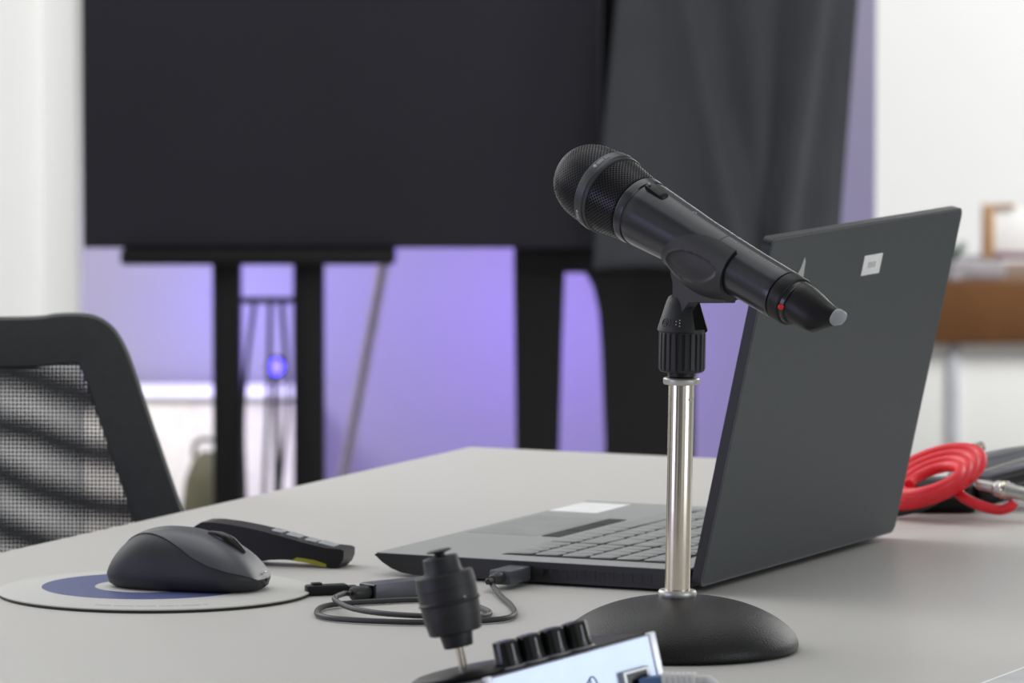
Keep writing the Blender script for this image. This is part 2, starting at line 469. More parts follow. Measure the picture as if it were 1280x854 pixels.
dn = Vector((math.cos(phc), math.sin(phc), 0)); sd = Vector((-math.sin(phc), math.cos(phc), 0)); zz = Vector((0,0,1))
poly = [(.0388,.0178),(.0386,.0218),(.0480,.0262),(.0665,.0344),(.0690,.0440),(.0745,.0468),(.0795,.0440),(.0812,.0350),(.0840,.0290),(.0890,.0235),(.0915,.0195)]
def tang(w): return lambda z, d: zz*z + dn*d + sd*w
bm = prism(poly, tang(-.0046), tang(.0046)); bevel_all(bm, .0012, 3)
obj('clip_tang', bm, M['clip'], clip, angle=50)

# ================================================================== LAPTOP
A = Vector((-.0961, 4.337, ZT)); LYAW = .4397
lap = thing('laptop', 'open dark grey laptop seen from behind its raised lid', 'laptop', A, -LYAW)
LU = Vector((math.cos(LYAW), -math.sin(LYAW), 0)); LV = Vector((math.sin(LYAW), math.cos(LYAW), 0))
def lw(a, b, z=0): return A + LU*a + LV*b + Vector((0,0,z))
W, HT = .358, .0157
bp = [(.0005,HT-.0006),(.002,HT),(.236,HT),(.2365,HT-.0008),(.2365,.0030),(.2350,.0020),(.030,.0020),(.021,.0030),(.013,.0056),(.006,.0096),(.0012,.0136),(0,HT-.0016)]
base = obj('base', prism(bp, lambda x, z: Vector((x, 0, z)), lambda x, z: Vector((x, W, z))), M['laptop_side'], lap, angle=30)
obj('deck', box(.0012, .2362, .0006, W-.0006, HT-.0002, HT+.0006, .0003, 1), M['deck'], base)
for (a, b) in [(.03,.03),(.03,W-.03),(.21,.03),(.21,W-.03)]:
    obj('rubber_foot', lathe([(.006,0),(.007,.0004),(.007,.0021)], 24, mx=Matrix.Translation((a, b, 0))), M['rubber'], base)
DZ = HT+.0006
obj('key_tray', box(.086, .214, .026, .335, DZ-.0004, DZ+.00015), M['tray'], base)
bm = bmesh.new()
def key(a0, a1, b0, b1): box(a0+.0016, a1-.0016, b0+.0014, b1-.0014, DZ+.0001, DZ+.0016, .0006, 1, bm)
rowsA = [.088+.0207*i for i in range(6)] + [.2125]
for i in range(6):
    a0, a1 = rowsA[i], rowsA[i+1]
    b = .028
    while b < .098: key(a0, a1, b, b+.0175); b += .0175          # number block
    b = .102
    if i == 0: ws = [.017,.017,.017,.022,.022,.095,.020,.020]
    elif i == 1: ws = [.042]+[.0180]*9+[.026]
    elif i == 2: ws = [.034]+[.0180]*10+[.018]
    elif i == 3: ws = [.024]+[.0180]*11+[.009]
    elif i == 4: ws = [.030]+[.0180]*11
    else: ws = [.0153]*15
    for w_ in ws:
        if b+w_ > .334: break
        key(a0, a1, b, b+w_); b += w_
obj('keyboard', bm, M['keys'], base, angle=40)
tp = obj('touchpad', box(.008, .062, .135, .252, DZ-.0004, DZ+.0003, .0002, 1), M['keys'], base)
bm = bmesh.new()
for b0, b1 in [(.135,.172),(.174,.213),(.215,.252)]: box(.066, .080, b0, b1, DZ-.0003, DZ+.0006, .0003, 1, bm)
obj('touchpad_buttons', bm, M['tray'], base)
stk = obj('palm_sticker', box(.003, .042, .283, .345, DZ-.0002, DZ+.0002), M['label'], base); stk['label'] = 'white sticker on palm rest'
bm = bmesh.new()
for k in range(12): box(.130+.0070*k, .1348+.0070*k, -.0004, .002, .0052, .0118, .0001, 1, bm)
obj('side_vent', bm, M['black_gloss'], base)
obj('usb_port', box(.106, .120, -.0003, .004, .0058, .0108), M['black_gloss'], base)
obj('hinge', lathe([(.0055,.02),(.0055,W-.02)], 20, mx=Matrix.Translation((.2375, 0, .0095)) @ Matrix.Rotation(-PI/2, 4, 'X')), M['laptop_side'], base)
# lid
OPEN = .2167; TH = .0075; HL = .246
RL = Matrix.Translation((.248, 0, .0045)) @ Matrix.Rotation(OPEN, 4, 'Y')
def rrect(w, h, r, n=6):
    out = []
    for cx, cy, a in [(w-r, r, -PI/2), (w-r, h-r, 0), (r, h-r, PI/2), (r, r, PI)]:
        for k in range(n+1): out.append((cx+r*math.cos(a+PI/2*k/n), cy+r*math.sin(a+PI/2*k/n)))
    return out
bm = prism(rrect(W, HL, .006), lambda b, l: Vector((-TH, b, l)), lambda b, l: Vector((-.0006, b, l)))
lid = obj('lid', bm, M['lid_edge'], lap, mx=RL, angle=30)
def inset(d, x0, x1): return prism([(d+p[0]*(W-2*d)/W, d+p[1]*(HL-2*d)/HL) for p in rrect(W, HL, .006)], lambda b, l: Vector((x0, b, l)), lambda b, l: Vector((x1, b, l)))
obj('lid_rim', inset(.0003, -.0008, -.0003), M['lid_rim'], lid)
obj('lid_cover', inset(.0016, -.0005, 0), M['lid'], lid)
obj('display_panel', box(-TH-.0003, -TH+.0005, .008, W-.008, .018, HL-.010), M['black_gloss'], lid)
lb = obj('lid_sticker', box(-.0002, .0002, .179, .213, .2074, .2220), M['label'], lid); lb['label'] = 'small white label near the lid top edge'
bm = bmesh.new()
for k in range(5): box(.0001, .0003, .1885+.003*k, .1905+.003*k, .2125, .2168, bm=bm)
obj('label_print', bm, M['label_print'], lb)
# silver emblem near the corner, partly hidden behind the microphone
pts = [(.0575+(x-.0575)*1.15, .2105+(y-.2105)*1.25+.0035) for x, y in [(.044,.2035),(.050,.2080),(.0560,.2105),(.0610,.2165),(.0640,.2225),(.0665,.2200),(.0680,.2110),(.0700,.2020),(.0640,.1960),(.0540,.1960)]]
em = obj('lid_emblem', prism(pts, lambda b, l: Vector((-.0002, b, l)), lambda b, l: Vector((.0003, b, l))), M['silver'], lid, smooth=False)
em['label'] = 'silver emblem on lid'

# ================================================================== USB CABLE from the laptop
uc = thing('usb_cable', 'thin black cable plugged in laptop side, looped on table behind joystick', 'cable', (0,0,0))
p = lw(.113, 0, .0083)
pm = frame(p, LU, LV, Vector((0,0,1)))
bm = box(-.0085, .0085, -.034, -.0012, -.0052, .0048, .0015, 2)
plug = obj('usb_plug', bm, M['hub_grey'], uc, mx=pm)
obj('strain_relief', lathe([(.0042,0),(.0046,.002),(.0036,.010),(.0026,.012)], 20, mx=Matrix.Translation((0,-.0345,0)) @ Matrix.Rotation(PI/2, 4, 'X')), M['cable'], plug)
def tb(px, py, h=.0024): return atz(px, py, ZT+h)
e = lw(.113, -.044, .0080)
pts = [e, e+Vector((-.004,-.010,-.0005)), tb(612,727,.006), tb(625,744,.003), tb(639,757), tb(643,767), tb(632,773), tb(600,776), tb(540,778), tb(480,777), tb(425,774),
       tb(401,770), tb(396,765), tb(403,759), tb(425,755), tb(470,752,.0022), tb(530,750,.0022), tb(585,756), tb(606,762), tb(612,767,.0026), tb(600,771,.004), tb(550,771,.006), tb(490,768,.006), tb(450,763,.006), tb(428,756,.007), tb(418,748,.0085)]
hub_k = atz(470, 752)
hx = Vector((math.cos(math.radians(40)), math.sin(math.radians(40)), 0)); hy = Vector((-hx.y, hx.x, 0))
con = hub_k + hy*.007 + Vector((0,0,.0058))
pts += [con - hx*.022 + Vector((0,0,.0006)), con - hx*.016]
obj('cord', tube(pts, .0019, 10, 8), M['cable'], uc)
bm = lathe([(.0026,0),(.0046,.001),(.0050,.003),(.0050,.013),(.0042,.0145)], 24)
zx = hx; cm = frame(con - hx*.0155, hy, Vector((0,0,1)), hx)
obj('hub_connector', bm, M['cable'], uc, mx=cm)

hub = thing('usb_adapter', 'small grey and black adapter box lying left of the joystick', 'adapter', mx=frame(hub_k, hx, hy, Vector((0,0,1))))
obj('case', box(0, .062, 0, .017, 0.0002, .0116, .001, 2), M['hub_grey'], hub)
obj('end_cap', box(-.0012, .0003, .0004, .0166, .0006, .0112, .0004, 1), M['black_gloss'], hub)
kd = atz(383, 745); kd2 = atz(432, 743)
d = (kd2-kd).normalized(); stick = thing('cable_end_plug', 'black stick-like plug lying between mouse pad and adapter', 'plug', mx=frame(kd, d, Vector((-d.y, d.x, 0)), Vector((0,0,1))))
obj('plug_body', box(0, .029, -.004, .006, .0002, .0072, .0014, 2), M['black'], stick)
obj('plug_knob', box(.004, .011, -.002, .004, .0068, .0088, .0008, 2), M['black'], stick)
obj('plug_tongue', box(.0285, .036, -.003, .005, .0015, .0058, .0006, 1), M['black_gloss'], stick)

# ================================================================== MOUSE PAD + MOUSE + HANDHELD REMOTE
PC = Vector((-.244, 4.238, ZT)); PR = .1073
pad = thing('mouse_pad', 'round white mouse pad with blue ring under the computer mouse', 'mouse pad', PC)
obj('pad_base', lathe([(PR-.0004,.0001),(PR,.0006),(PR,.0020)], 128), M['pad_edge'], pad)
obj('pad_top', lathe([(PR+.0001,.0019),(PR+.0001,.0027),(PR-.0006,.0030)], 128), M['pad'], pad, angle=50)
def annulus(r0, r1, z, cx, cy, seg=96):
    bm = bmesh.new()
    a = [bm.verts.new((cx+r0*math.cos(2*PI*j/seg), cy+r0*math.sin(2*PI*j/seg), z)) for j in range(seg)]
    b = [bm.verts.new((cx+r1*math.cos(2*PI*j/seg), cy+r1*math.sin(2*PI*j/seg), z)) for j in range(seg)]
    for j in range(seg): bm.faces.new((a[j], a[(j+1)%seg], b[(j+1)%seg], b[j]))
    return bm
rg = obj('blue_ring', annulus(.036, .0725, .00306, -.006, .016), M['pad_blue'], pad); rg['label'] = 'blue printed ring'
bm = bmesh.new()
for k in range(46):
    if k % 9 in (7,): continue
    a = math.radians(-112+1.05*k); r = .092
    c = Vector((r*math.cos(a), r*math.sin(a), .00302)); t = Vector((-math.sin(a), math.cos(a), 0)); n_ = Vector((math.cos(a), math.sin(a), 0))
    h = random.choice((.0022,.003,.003)); w_ = .0005
    vs = [bm.verts.new(c+t*sx*w_+n_*sy*h/2) for sx, sy in ((-1,-1),(1,-1),(1,1),(-1,1))]; bm.faces.new(vs)
    if random.random() < .6:
        vs = [bm.verts.new(c+t*x+n_*(h/2-.0005)*s_+n_*y) for s_ in (random.choice((-1,1)),) for x, y in ((0,0),(.0011,0),(.0011,.0005),(0,.0005))]; bm.faces.new(vs)
obj('pad_lettering', bm, mat('pad ink', (120,122,130), .6), pad, smooth=False)

MO = Vector((-.2215, 4.246, ZT+.0031))
ms = thing('computer_mouse', 'dark grey wireless mouse resting on the round white pad', 'mouse', MO, -.33)
def m_w(x):   # half width along x in [-1,1]
    return .0325*(max(0, 1-abs(x)**2.6))**.42*(1-.06*math.cos(x*PI*.9)+.03*x)
def m_h(x):
    return (.0405*(max(0, 1-((x+.18)/1.19)**2 if x > -.18 else 1-(abs(x+.18)/.83)**2.5))**.62)
def mouse_pt(x, th, off=0):
    w_, h_ = m_w(x), max(.004, m_h(x))
    c, s = math.cos(th), math.sin(th)
    y = -w_*math.copysign(abs(c)**.72, c); z = .0085+(h_-.0085)*max(0, s)**.86 if h_ > .0085 else .0085-(.0085-h_)*s
    v = Vector((x*.0575, y, z))
    if off:
        n_ = Vector((0, -c, max(.05, s))).normalized(); v += n_*off
    return v
NX, NT = 48, 40
xs = [-math.cos(PI*i/NX)*.9985 for i in range(NX+1)]
bm = bmesh.new(); rings = []
for x in xs:
    top = [mouse_pt(x, PI*k/NT) for k in range(NT+1)]
    w_ = m_w(x)
    rings.append(top + [Vector((x*.0560, w_*.95, .0030)), Vector((x*.0515, w_*.84, .0002)), Vector((x*.0515, -w_*.84, .0002)), Vector((x*.0560, -w_*.95, .0030))])
obj('body', loft(rings, bm), M['mouse_side'], ms, angle=50)
def th0(x):
    k = [(-.80,87),(-.62,78),(-.40,68),(-.18,56),(.02,43),(.22,30),(.45,21),(.70,18),(.99,24)]
    for (a, ta), (b, tb_) in zip(k, k[1:]):
        if x <= b: 
            t = (x-a)/(b-a); return math.radians(ta+(tb_-ta)*t)
    return math.radians(17)
rings = []
xsh = [-.80+1.79*i/44 for i in range(45)]
bm = bmesh.new(); o_, i_ = [], []
for x in xsh:
    t0 = th0(x)
    o_.append([bm.verts.new(mouse_pt(x, t0+(PI-2*t0)*k/NT, .0009)) for k in range(NT+1)])
    i_.append([bm.verts.new(mouse_pt(x, t0+(PI-2*t0)*k/NT, -.0006)) for k in range(NT+1)])
for a in range(len(xsh)-1):
    for k in range(NT):
        bm.faces.new((o_[a][k], o_[a][k+1], o_[a+1][k+1], o_[a+1][k])); bm.faces.new((i_[a][k], i_[a+1][k], i_[a+1][k+1], i_[a][k+1]))
    for k in (0, NT): bm.faces.new((i_[a][k], o_[a][k], o_[a+1][k], i_[a+1][k]))
for a in (0, len(xsh)-1):
    for k in range(NT): bm.faces.new((i_[a][k], i_[a][k+1], o_[a][k+1], o_[a][k]))
sh = obj('top_shell', bm, M['mouse_top'], ms, angle=50)
# wheel slot and wheel
zc = m_h(.50)
slotp = [mouse_pt(.26+.46*i/10, PI/2, .0011) for i in range(11)]
obj('wheel_slot', tube(slotp, lambda t: .0016+.0032*math.sin(PI*t), 12, 2), M['black_gloss'], ms)
obj('scroll_wheel', lathe([(.0075,-.003),(.009,-.0018),(.009,.0018),(.0075,.003)], 32, mx=Matrix.Translation((.50*.0575, 0, zc-.0045)) @ Matrix.Rotation(PI/2, 4, 'X')), M['rubber'], ms)
obj('nose_glint', box(.0545, .0560, .0010, .0050, .0118, .0130, .0005, 1), M['silver'], ms)

SR = Vector((-.225, 4.418, ZT)); sdv = Vector((.957, -.29, 0)).normalized()
rem = thing('handheld_remote', 'black arched handheld device with silver buttons lying behind the mouse', 'remote', mx=frame(SR, sdv, Vector((-sdv.y, sdv.x, 0)), Vector((0,0,1))))
pro = [(.000,.0225),(.0035,.0265),(.0085,.0296),(.017,.0298),(.030,.0286),(.044,.0266),(.058,.0240),(.072,.0208),(.087,.0172),(.1005,.0146),(.1125,.0138),(.1150,.0128),(.1148,.0078),(.1130,.0035),(.1100,.0004),(.1050,.0002),(.0990,.0014),(.0900,.0034),(.0810,.0046),(.0700,.0050),(.0600,.0044),(.0500,.0024),(.0420,.0002),(.010,.0002),(.002,.010)]
rp = [Vector((x, 0, z)) for x, z in pro]
bm = prism(pro, lambda x, z: Vector((x, -.0125, z)), lambda x, z: Vector((x, .0125, z))); bevel_all(bm, .0022, 3, 50)
obj('body', bm, M['black'], rem, angle=60)
for (x, z, l) in [(.0615,.0234,.0075),(.0735,.0206,.0100),(.0865,.0175,.0080),(.0985,.0152,.0120)]:
    bt = box(-l/2, l/2, -.0030, .0095, -.0006, .0010, .0006, 2)
    obj('button', bt, M['silver'], rem, mx=Matrix.Translation((x, 0, z)) @ Matrix.Rotation(.24, 4, 'Y'))
bm = prism([(.076,.0046),(.088,.0034),(.098,.0012),(.102,.0008),(.102,.0030),(.093,.0056),(.080,.0070)], lambda x, z: Vector((x, -.0129, z)), lambda x, z: Vector((x, .0129, z)))
obj('grip_stripe', bm, M['yellow'], rem)['label'] = 'yellow stripe on underside'

# ================================================================== JOYSTICK CONTROLLER
KO = aty(815, 790, 3.45)
nv = Vector((-.216, .042, 1)).normalized(); e1 = Vector((.848,.53,.161)).normalized()
e1 = (e1 - nv*e1.dot(nv)).normalized(); e2 = nv.cross(e1)
ctl = thing('joystick_controller', 'tilted black and silver control console with joystick and four knobs', 'controller', mx=frame(KO, e1, e2, nv))
HB = .036
obj('housing', box(-.178, 0, .0, .072, -HB, -.0008, .0015, 2), M['ctl_grey'], ctl)
obj('deck', box(-.176, -.002, .003, .070, -.0010, 0, .0004, 1), M['black'], ctl)
rpn = obj('rear_panel', box(-.108, -.0042, -.0022, .0006, -HB+.001, -.0012, .0003, 1), M['panel'], ctl)
rpn['label'] = 'bluish silver connector panel'
for x0, x1 in ((-.1125,-.1078),(-.0044,.0004)):
    obj('panel_trim', box(x0, x1, -.0030, .0010, -HB, .0002, .0006, 2), M['panel_trim'], ctl)
obj('side_panel', box(-.178, -.150, -.0012, .0004, -HB+.001, -.004, .0003, 1), M['eth_blue'], ctl)
# supports that keep the console tilted
for (x, y) in [(-.012,.012),(-.012,.060)]:
    top = Matrix(frame(KO, e1, e2, nv)) @ Vector((x, y, -HB+.001)); h = top.z-ZT
    inv = frame(KO, e1, e2, nv).inverted()
    obj('foot', cyl_between(inv @ Vector((top.x, top.y, ZT+.0003)), inv @ top, .005, 16), M['rubber'], ctl)
for (x, y) in [(-.170,.012),(-.170,.060)]:
    top = frame(KO, e1, e2, nv) @ Vector((x, y, -HB+.001))
    obj('foot', cyl_between(inv @ Vector((top.x, top.y, ZT+.0003)), inv @ top, .004, 16), M['rubber'], ctl)
# knobs
for k in range(4):
    x = -.0405-.0152*k; y = .0135
    kb = obj('knob', lathe([(.0080,.0012),(.0082,.0022),(.0076,.0050),(.0072,.0142),(.0068,.0152),(.0045,.0156)], 32, mx=Matrix.Translation((x, y, 0))), M['black_gloss'], ctl, angle=40)
    obj('skirt', lathe([(.0090,0),(.0092,.0006),(.0085,.0014),(.006,.0016)], 32, mx=Matrix.Translation((x, y, 0))), M['ctl_grey'], kb)
    obj('pointer', box(x-.0003, x+.0003, y-.0078, y-.0070, .003, .0135), M['print'], kb)
# joystick
jx, jy = -.1025, .036
jp = obj('joystick_plate', lathe([(.028,0),(.0295,.0006),(.0295,.0026),(.027,.0036),(.010,.0040)], 56, mx=Matrix.Translation((jx, jy, 0))), M['black'], ctl)
JM = Matrix.Translation((jx, jy, .003)) @ Matrix.Rotation(math.radians(.5), 4, 'Y')
js = obj('joystick_shaft', lathe([(.0026,0),(.0026,.022)], 20), M['chrome'], ctl, mx=JM)
jprof = [(.0090,.0150),(.0098,.0152),(.0112,.0240),(.0112,.0248),(.0165,.0249),(.0178,.0256),(.0193,.0352),(.0193,.0358),(.0196,.0360),(.0198,.0450),(.0206,.0456),(.0209,.0470),(.0200,.0478),(.0201,.0560),(.0205,.0562),(.0197,.0650),(.0192,.0656),(.0136,.0660),(.0126,.0680),(.0118,.0765),(.0112,.0772),(.0045,.0774)]
obj('joystick_grip', lathe([(r_*.83, .0012+z_*.82) for r_, z_ in jprof], 64), M['rubber'], ctl, mx=JM, angle=25)
obj('joystick_button', lathe([(r_*.83, .0012+z_*.82) for r_, z_ in [(.0036,.0772),(.0036,.0796),(.0082,.0806),(.0086,.0814),(.007,.0820)]], 28), M['black'], ctl, mx=JM)
obj('joystick_dot', sphere(Vector((.0005, -.0169, .0412)), .0008, seg=8), M['print'], ctl, mx=JM)
# socket and emblem on the panel
px0 = -.0265
sk = obj('network_socket', box(px0-.0015, px0+.0165, -.0060, -.0018, -.0335, -.0168, .0006, 1), M['silver'], ctl)
obj('socket_opening', box(px0+.0010, px0+.0140, -.0064, -.0050, -.0320, -.0185), M['black_gloss'], sk)
bm = bmesh.new()
tube([(-.0590,-.0024,-.0250),(-.0560,-.0024,-.0180),(-.0530,-.0024,-.0188),(-.0495,-.0024,-.0180),(-.0460,-.0024,-.0150),(-.0435,-.0024,-.0172),(-.0425,-.0024,-.0240)], .0004, 6, 6, bm)
tube([(-.0530,-.0024,-.0188),(-.0526,-.0024,-.0280)], .0003, 6, 2, bm); tube([(-.0470,-.0024,-.0158),(-.0466,-.0024,-.0280)], .0003, 6, 2, bm)
obj('panel_emblem', bm, M['navy'], rpn)

eth = thing('network_cable', 'grey network cable with ribbed boot plugged into the silver console panel', 'cable', mx=frame(KO, e1, e2, nv))
# plug leaves the panel towards the right front
ed = Vector((.66,-.75,-.06)).normalized(); es = Vector((0,0,1)).cross(ed).normalized(); eu = ed.cross(es)
EM = frame(Vector((px0+.0075, -.0050, -.0272)), ed, es, eu)
obj('plug_body', box(0.002, .016, -.0052, .0052, -.0058, .0050, .0008, 2), M['eth_blue'], eth, mx=EM)
rings = []
for i in range(31):
    t = i/30; x = .0152+.019*t
    r = .0066-.0024*t + (.0006 if i % 5 in (1,2,3) else 0)
    rings.append([(x, r*.95*math.copysign(abs(math.cos(a))**.7, math.cos(a)), r*math.copysign(abs(math.sin(a))**.7, math.sin(a))-.0004) for a in [2*PI*j/24 for j in range(24)]])
obj('ribbed_boot', loft(rings), M['eth'], eth, mx=EM, angle=25)
c0 = EM @ Vector((.034,0,-.0004)); w0 = frame(KO, e1, e2, nv)
wp = [w0 @ c0, w0 @ (EM @ Vector((.042,0,-.002))), ]
q = w0 @ (EM @ Vector((.043,0,-.003)))
tb_end = [Vector((q.x+.010, q.y-.020, q.z-.012)), Vector((q.x+.016, q.y-.045, ZT+.012)), Vector((q.x+.020, q.y-.085, ZT+.0034)), Vector((q.x+.03, q.y-.16, ZT+.0034))]
obj('cord', tube([inv @ v for v in wp+tb_end], .0027, 12, 8), M['eth'], eth)

# ================================================================== SHEET at the lower right corner
pc = atz(1238, 854.5)
sh_ = thing('paper_sheet', 'corner of a white sheet at the lower right edge of the table', 'paper', mx=frame(Vector((pc.x, pc.y, ZT)), tu, tv, Vector((0,0,1))))
obj('pages', box(0, .21, -.23, .067, .0002, .0028, .0003, 1), M['label'], sh_)
obj('top_cover', box(.0030, .2090, -.2290, .0640, .0027, .0031, .0002, 1), M['paper'], sh_)

# ================================================================== CABLE PILE right of the laptop
def pp(px, py, Y): return aty(px, py, Y)
rc = thing('red_cable', 'coiled bright red cable beside the laptop lid', 'cable', (0,0,0))
cen = pp(1163, 597, 4.70)
pts = []
turns = 4.0; N = 80
for i in range(N+1):
    t = i/N; a = 2*PI*turns*t + 2.9
    k = math.floor(turns*t*.9999)+(turns*t-math.floor(turns*t*.9999))
    rx = .0415-.0058*k; rz = .0160-.0033*k
    x = rx*math.cos(a); z = rz*math.sin(a) + .34*x
    y = .026*math.sin(a) - .0075*k
    pts.append(cen + Vector((x, y, z+.002)))
obj('coil', tube(pts, .0043, 12, 4), M['red_cable'], rc)
tail = [pp(1192,608,4.685), pp(1203,621,4.675), pp(1225,632,4.67), pp(1248,637.5,4.665), pp(1262,634,4.66), pp(1268,628,4.66)]
tail = [Vector((v.x, v.y, max(v.z, ZT+.0045))) for v in tail]
obj('tail', tube(tail, .0040, 12, 6), M['red_cable'], rc)
bc = thing('black_cable', 'dark grey cable curving from under the red coil', 'cable', (0,0,0))
pts = [pp(1108,643,4.68), pp(1128,640,4.68), pp(1155,633,4.68), pp(1178,620,4.68), pp(1190,612,4.685), pp(1203,611,4.690)]
obj('cord', tube([Vector((v.x, v.y, max(v.z, ZT+.003))) for v in pts], .0030, 10, 6), M['cable'], bc)
# black pouch lying under and behind the cables
def slab(name, label, cat, p0, p1, Y0, Y1, th, w_, m, dz=0):
    a, b = pp(*p0, Y0), pp(*p1, Y1); d = (b-a); L_ = d.length; d.normalize()
    s = Vector((0,0,1)).cross(d).normalized(); n_ = d.cross(s)
    t = thing(name, label, cat, mx=frame(a, d, s, n_))
    rings = []
    for i in range(17):
        u_ = i/16; k = min(1, (1-abs(2*u_-1)**6)+.25)
        rings.append([(u_*L_, w_/2*k*math.copysign(abs(math.cos(g))**.6, math.cos(g)), th/2*k*math.copysign(abs(math.sin(g))**.8, math.sin(g))) for g in [2*PI*j/28 for j in range(28)]])
    o = obj('body', loft(rings), m, t, angle=60)
    return t, L_
po, L_ = slab('cable_pouch', 'black soft pouch under the red cable coil', 'pouch', (1118,622), (1222,622), 4.745, 4.745, .031, .055, M['black'])
obj('zip_seam', tube([(0.004,-.0274,.002),(L_/2,-.0292,.003),(L_-.004,-.0274,.002)], .0008, 6, 6), M['cable'], po)
g1, L_ = slab('microphone_case', 'long dark grey case sloping behind the silver connector', 'case', (1196,603), (1325,566), 4.79, 4.86, .018, .045, M['hub_grey'])
obj('case_ridge', tube([(.004,-.018,.0070),(L_/2,-.020,.0085),(L_-.004,-.018,.0070)], .0016, 8, 6), M['nickel'], g1)
g2, L_ = slab('black_case', 'black case lying lowest at the right edge of the pile', 'case', (1205,618), (1335,585), 4.735, 4.78, .022, .045, M['black_gloss'])
obj('case_clasp', box(L_*.55, L_*.62, -.0240, -.0200, -.004, .005, .001, 2), mat('navy clasp', (26,32,84), .4), g2)
def jack(name, label, a, b, r, m, rings_):
    d = (b-a); L_ = d.length; d.normalize(); s = d.orthogonal().normalized()
    t = thing(name, label, 'connector', mx=frame(a, s, d.cross(s), d), group=None)
    o = obj('barrel', lathe([(r*.55,0),(r*.62,.001),(r*.66,L_*.30),(r*.9,L_*.34),(r,L_*.38),(r,L_*.62),(r*.86,L_*.66),(r*.86,L_*.97),(r*.7,L_)], 32), m, t, angle=30)
    obj('sleeve_ring', lathe([(r*1.02,L_*.44),(r*1.10,L_*.46),(r*1.10,L_*.54),(r*1.02,L_*.56)], 32), M['chrome'], t)
jack('silver_connector', 'silver plug lying in front of the black case, above red cable tail', pp(1221,605,4.672), pp(1290,620,4.655), .0062, M['nickel'], 0)
jack('silver_connector', 'small bright plug on top of the pile, nearest the red coil', pp(1190,570,4.80), pp(1207,562,4.81), .0048, M['chrome'], 0)
jack('silver_connector', 'small bright plug on top of the pile, second from the red coil', pp(1207,567,4.83), pp(1228,558,4.84), .0048, M['chrome'], 0)
gc = thing('grey_cable', 'light grey cable lying along the top of the sloping case', 'cable', (0,0,0))
obj('cord', tube([pp(1203,582,4.82), pp(1230,575,4.83), pp(1260,569,4.84), pp(1300,564,4.86)], .0058, 12, 6), M['ctl_grey'], gc)

# ================================================================== OFFICE CHAIR (left)
CY = 4.86
ch = thing('office_chair', 'dark office chair with see-through mesh backrest left of the table', 'chair', (-.533, CY, 0))
def cl(px, py):
    v = aty(px, py, CY); return (v.x+.533, v.z)
right = [cl(20,397), cl(70,392.5), cl(100,392), cl(122,396), cl(140,407), cl(153,424), cl(166,452), cl(188,515), cl(210,577), cl(233,642), cl(262,725), cl(275,790), cl(262,850), cl(225,885), cl(150,900)]
half = [Vector((x, 0, z)) for x, z in right]
topz = half[0].z
half = smooth_path([Vector((0.0, 0, topz-.001))] + half + [Vector((0, 0, half[-1].z-.004))], 5)
outl = half + [Vector((-v.x, 0, v.z)) for v in half[-2:0:-1]]
def curve_y(x, z): return -.25*(x)**2*1.0 + .06*((z-.62)/.3)**2*.35
cenz = sum(v.z for v in outl)/len(outl)
def inner(v, d):
    # offset towards the inside
    i = outl.index(v); t = (outl[(i+1) % len(outl)]-outl[i-1]).normalized(); n_ = Vector((t.z, 0, -t.x))
    return v + n_*(-d if n_.dot(Vector((0,0,cenz))-v) < 0 else d)
n = len(outl); rings = [[] for _ in range(8)]
bm = bmesh.new()
sect = [(0,0),(.002,-.007),(.018,-.0085),(.038,-.006),(.040,0),(.038,.006),(.018,.0085),(.002,.007)]
loops = []
for v in outl:
    ringv = []
    for d_, y_ in sect:
        w_ = inner(v, d_); ringv.append(bm.verts.new((w_.x, curve_y(w_.x, w_.z)+y_, w_.z)))
    loops.append(ringv)
for i in range(n):
    a, b = loops[i], loops[(i+1) % n]
    for k in range(8): bm.faces.new((a[k], a[(k+1) % 8], b[(k+1) % 8], b[k]))
bf = obj('back_frame', bm, M['chair'], ch, angle=60)
bm = bmesh.new(); ins = [inner(v, .036) for v in outl]
# fill the mesh as rows
cv = bm.verts.new((0, curve_y(0, cenz), cenz)); prev = None
lay = []
for s_ in [i/10 for i in range(1, 11)]:
    lay.append([bm.verts.new((w_.x*s_, curve_y(w_.x*s_, cenz+(w_.z-cenz)*s_), cenz+(w_.z-cenz)*s_)) for w_ in ins])
for i in range(n): bm.faces.new((cv, lay[0][i], lay[0][(i+1) % n]))
for a, b in zip(lay, lay[1:]):
    for i in range(n): bm.faces.new((a[i], b[i], b[(i+1) % n], a[(i+1) % n]))
obj('back_mesh', bm, M['weave'], ch, angle=60)
obj('back_support', tube([(0,.03,.42),(0,.09,.46),(0,.085,.56),(0,.02,.62)], .018, 12, 6), M['black'], ch)
rings = []
for z, s_ in [(.420,.86),(.424,.94),(.445,1),(.470,.99),(.482,.93),(.486,.80)]:
    rings.append([(.235*s_*math.copysign(abs(math.cos(a))**.55, math.cos(a)), -.23+.23*s_*math.copysign(abs(math.sin(a))**.55, math.sin(a)), z) for a in [2*PI*j/40 for j in range(40)]])
obj('seat', loft(rings), M['chair'], ch, angle=60)
obj('gas_column', lathe([(.028,.10),(.028,.28),(.016,.281),(.016,.425)], 24, mx=Matrix.Translation((0,-.2,0))), M['dark_metal'], ch)
obj('seat_bracket', box(-.07, .07, -.26, .05, .395, .423, .006), M['black'], ch)
sb = obj('star_base', lathe([(.05,.085),(.052,.09),(.045,.125),(.03,.13)], 24, mx=Matrix.Translation((0,-.2,0))), M['black'], ch)
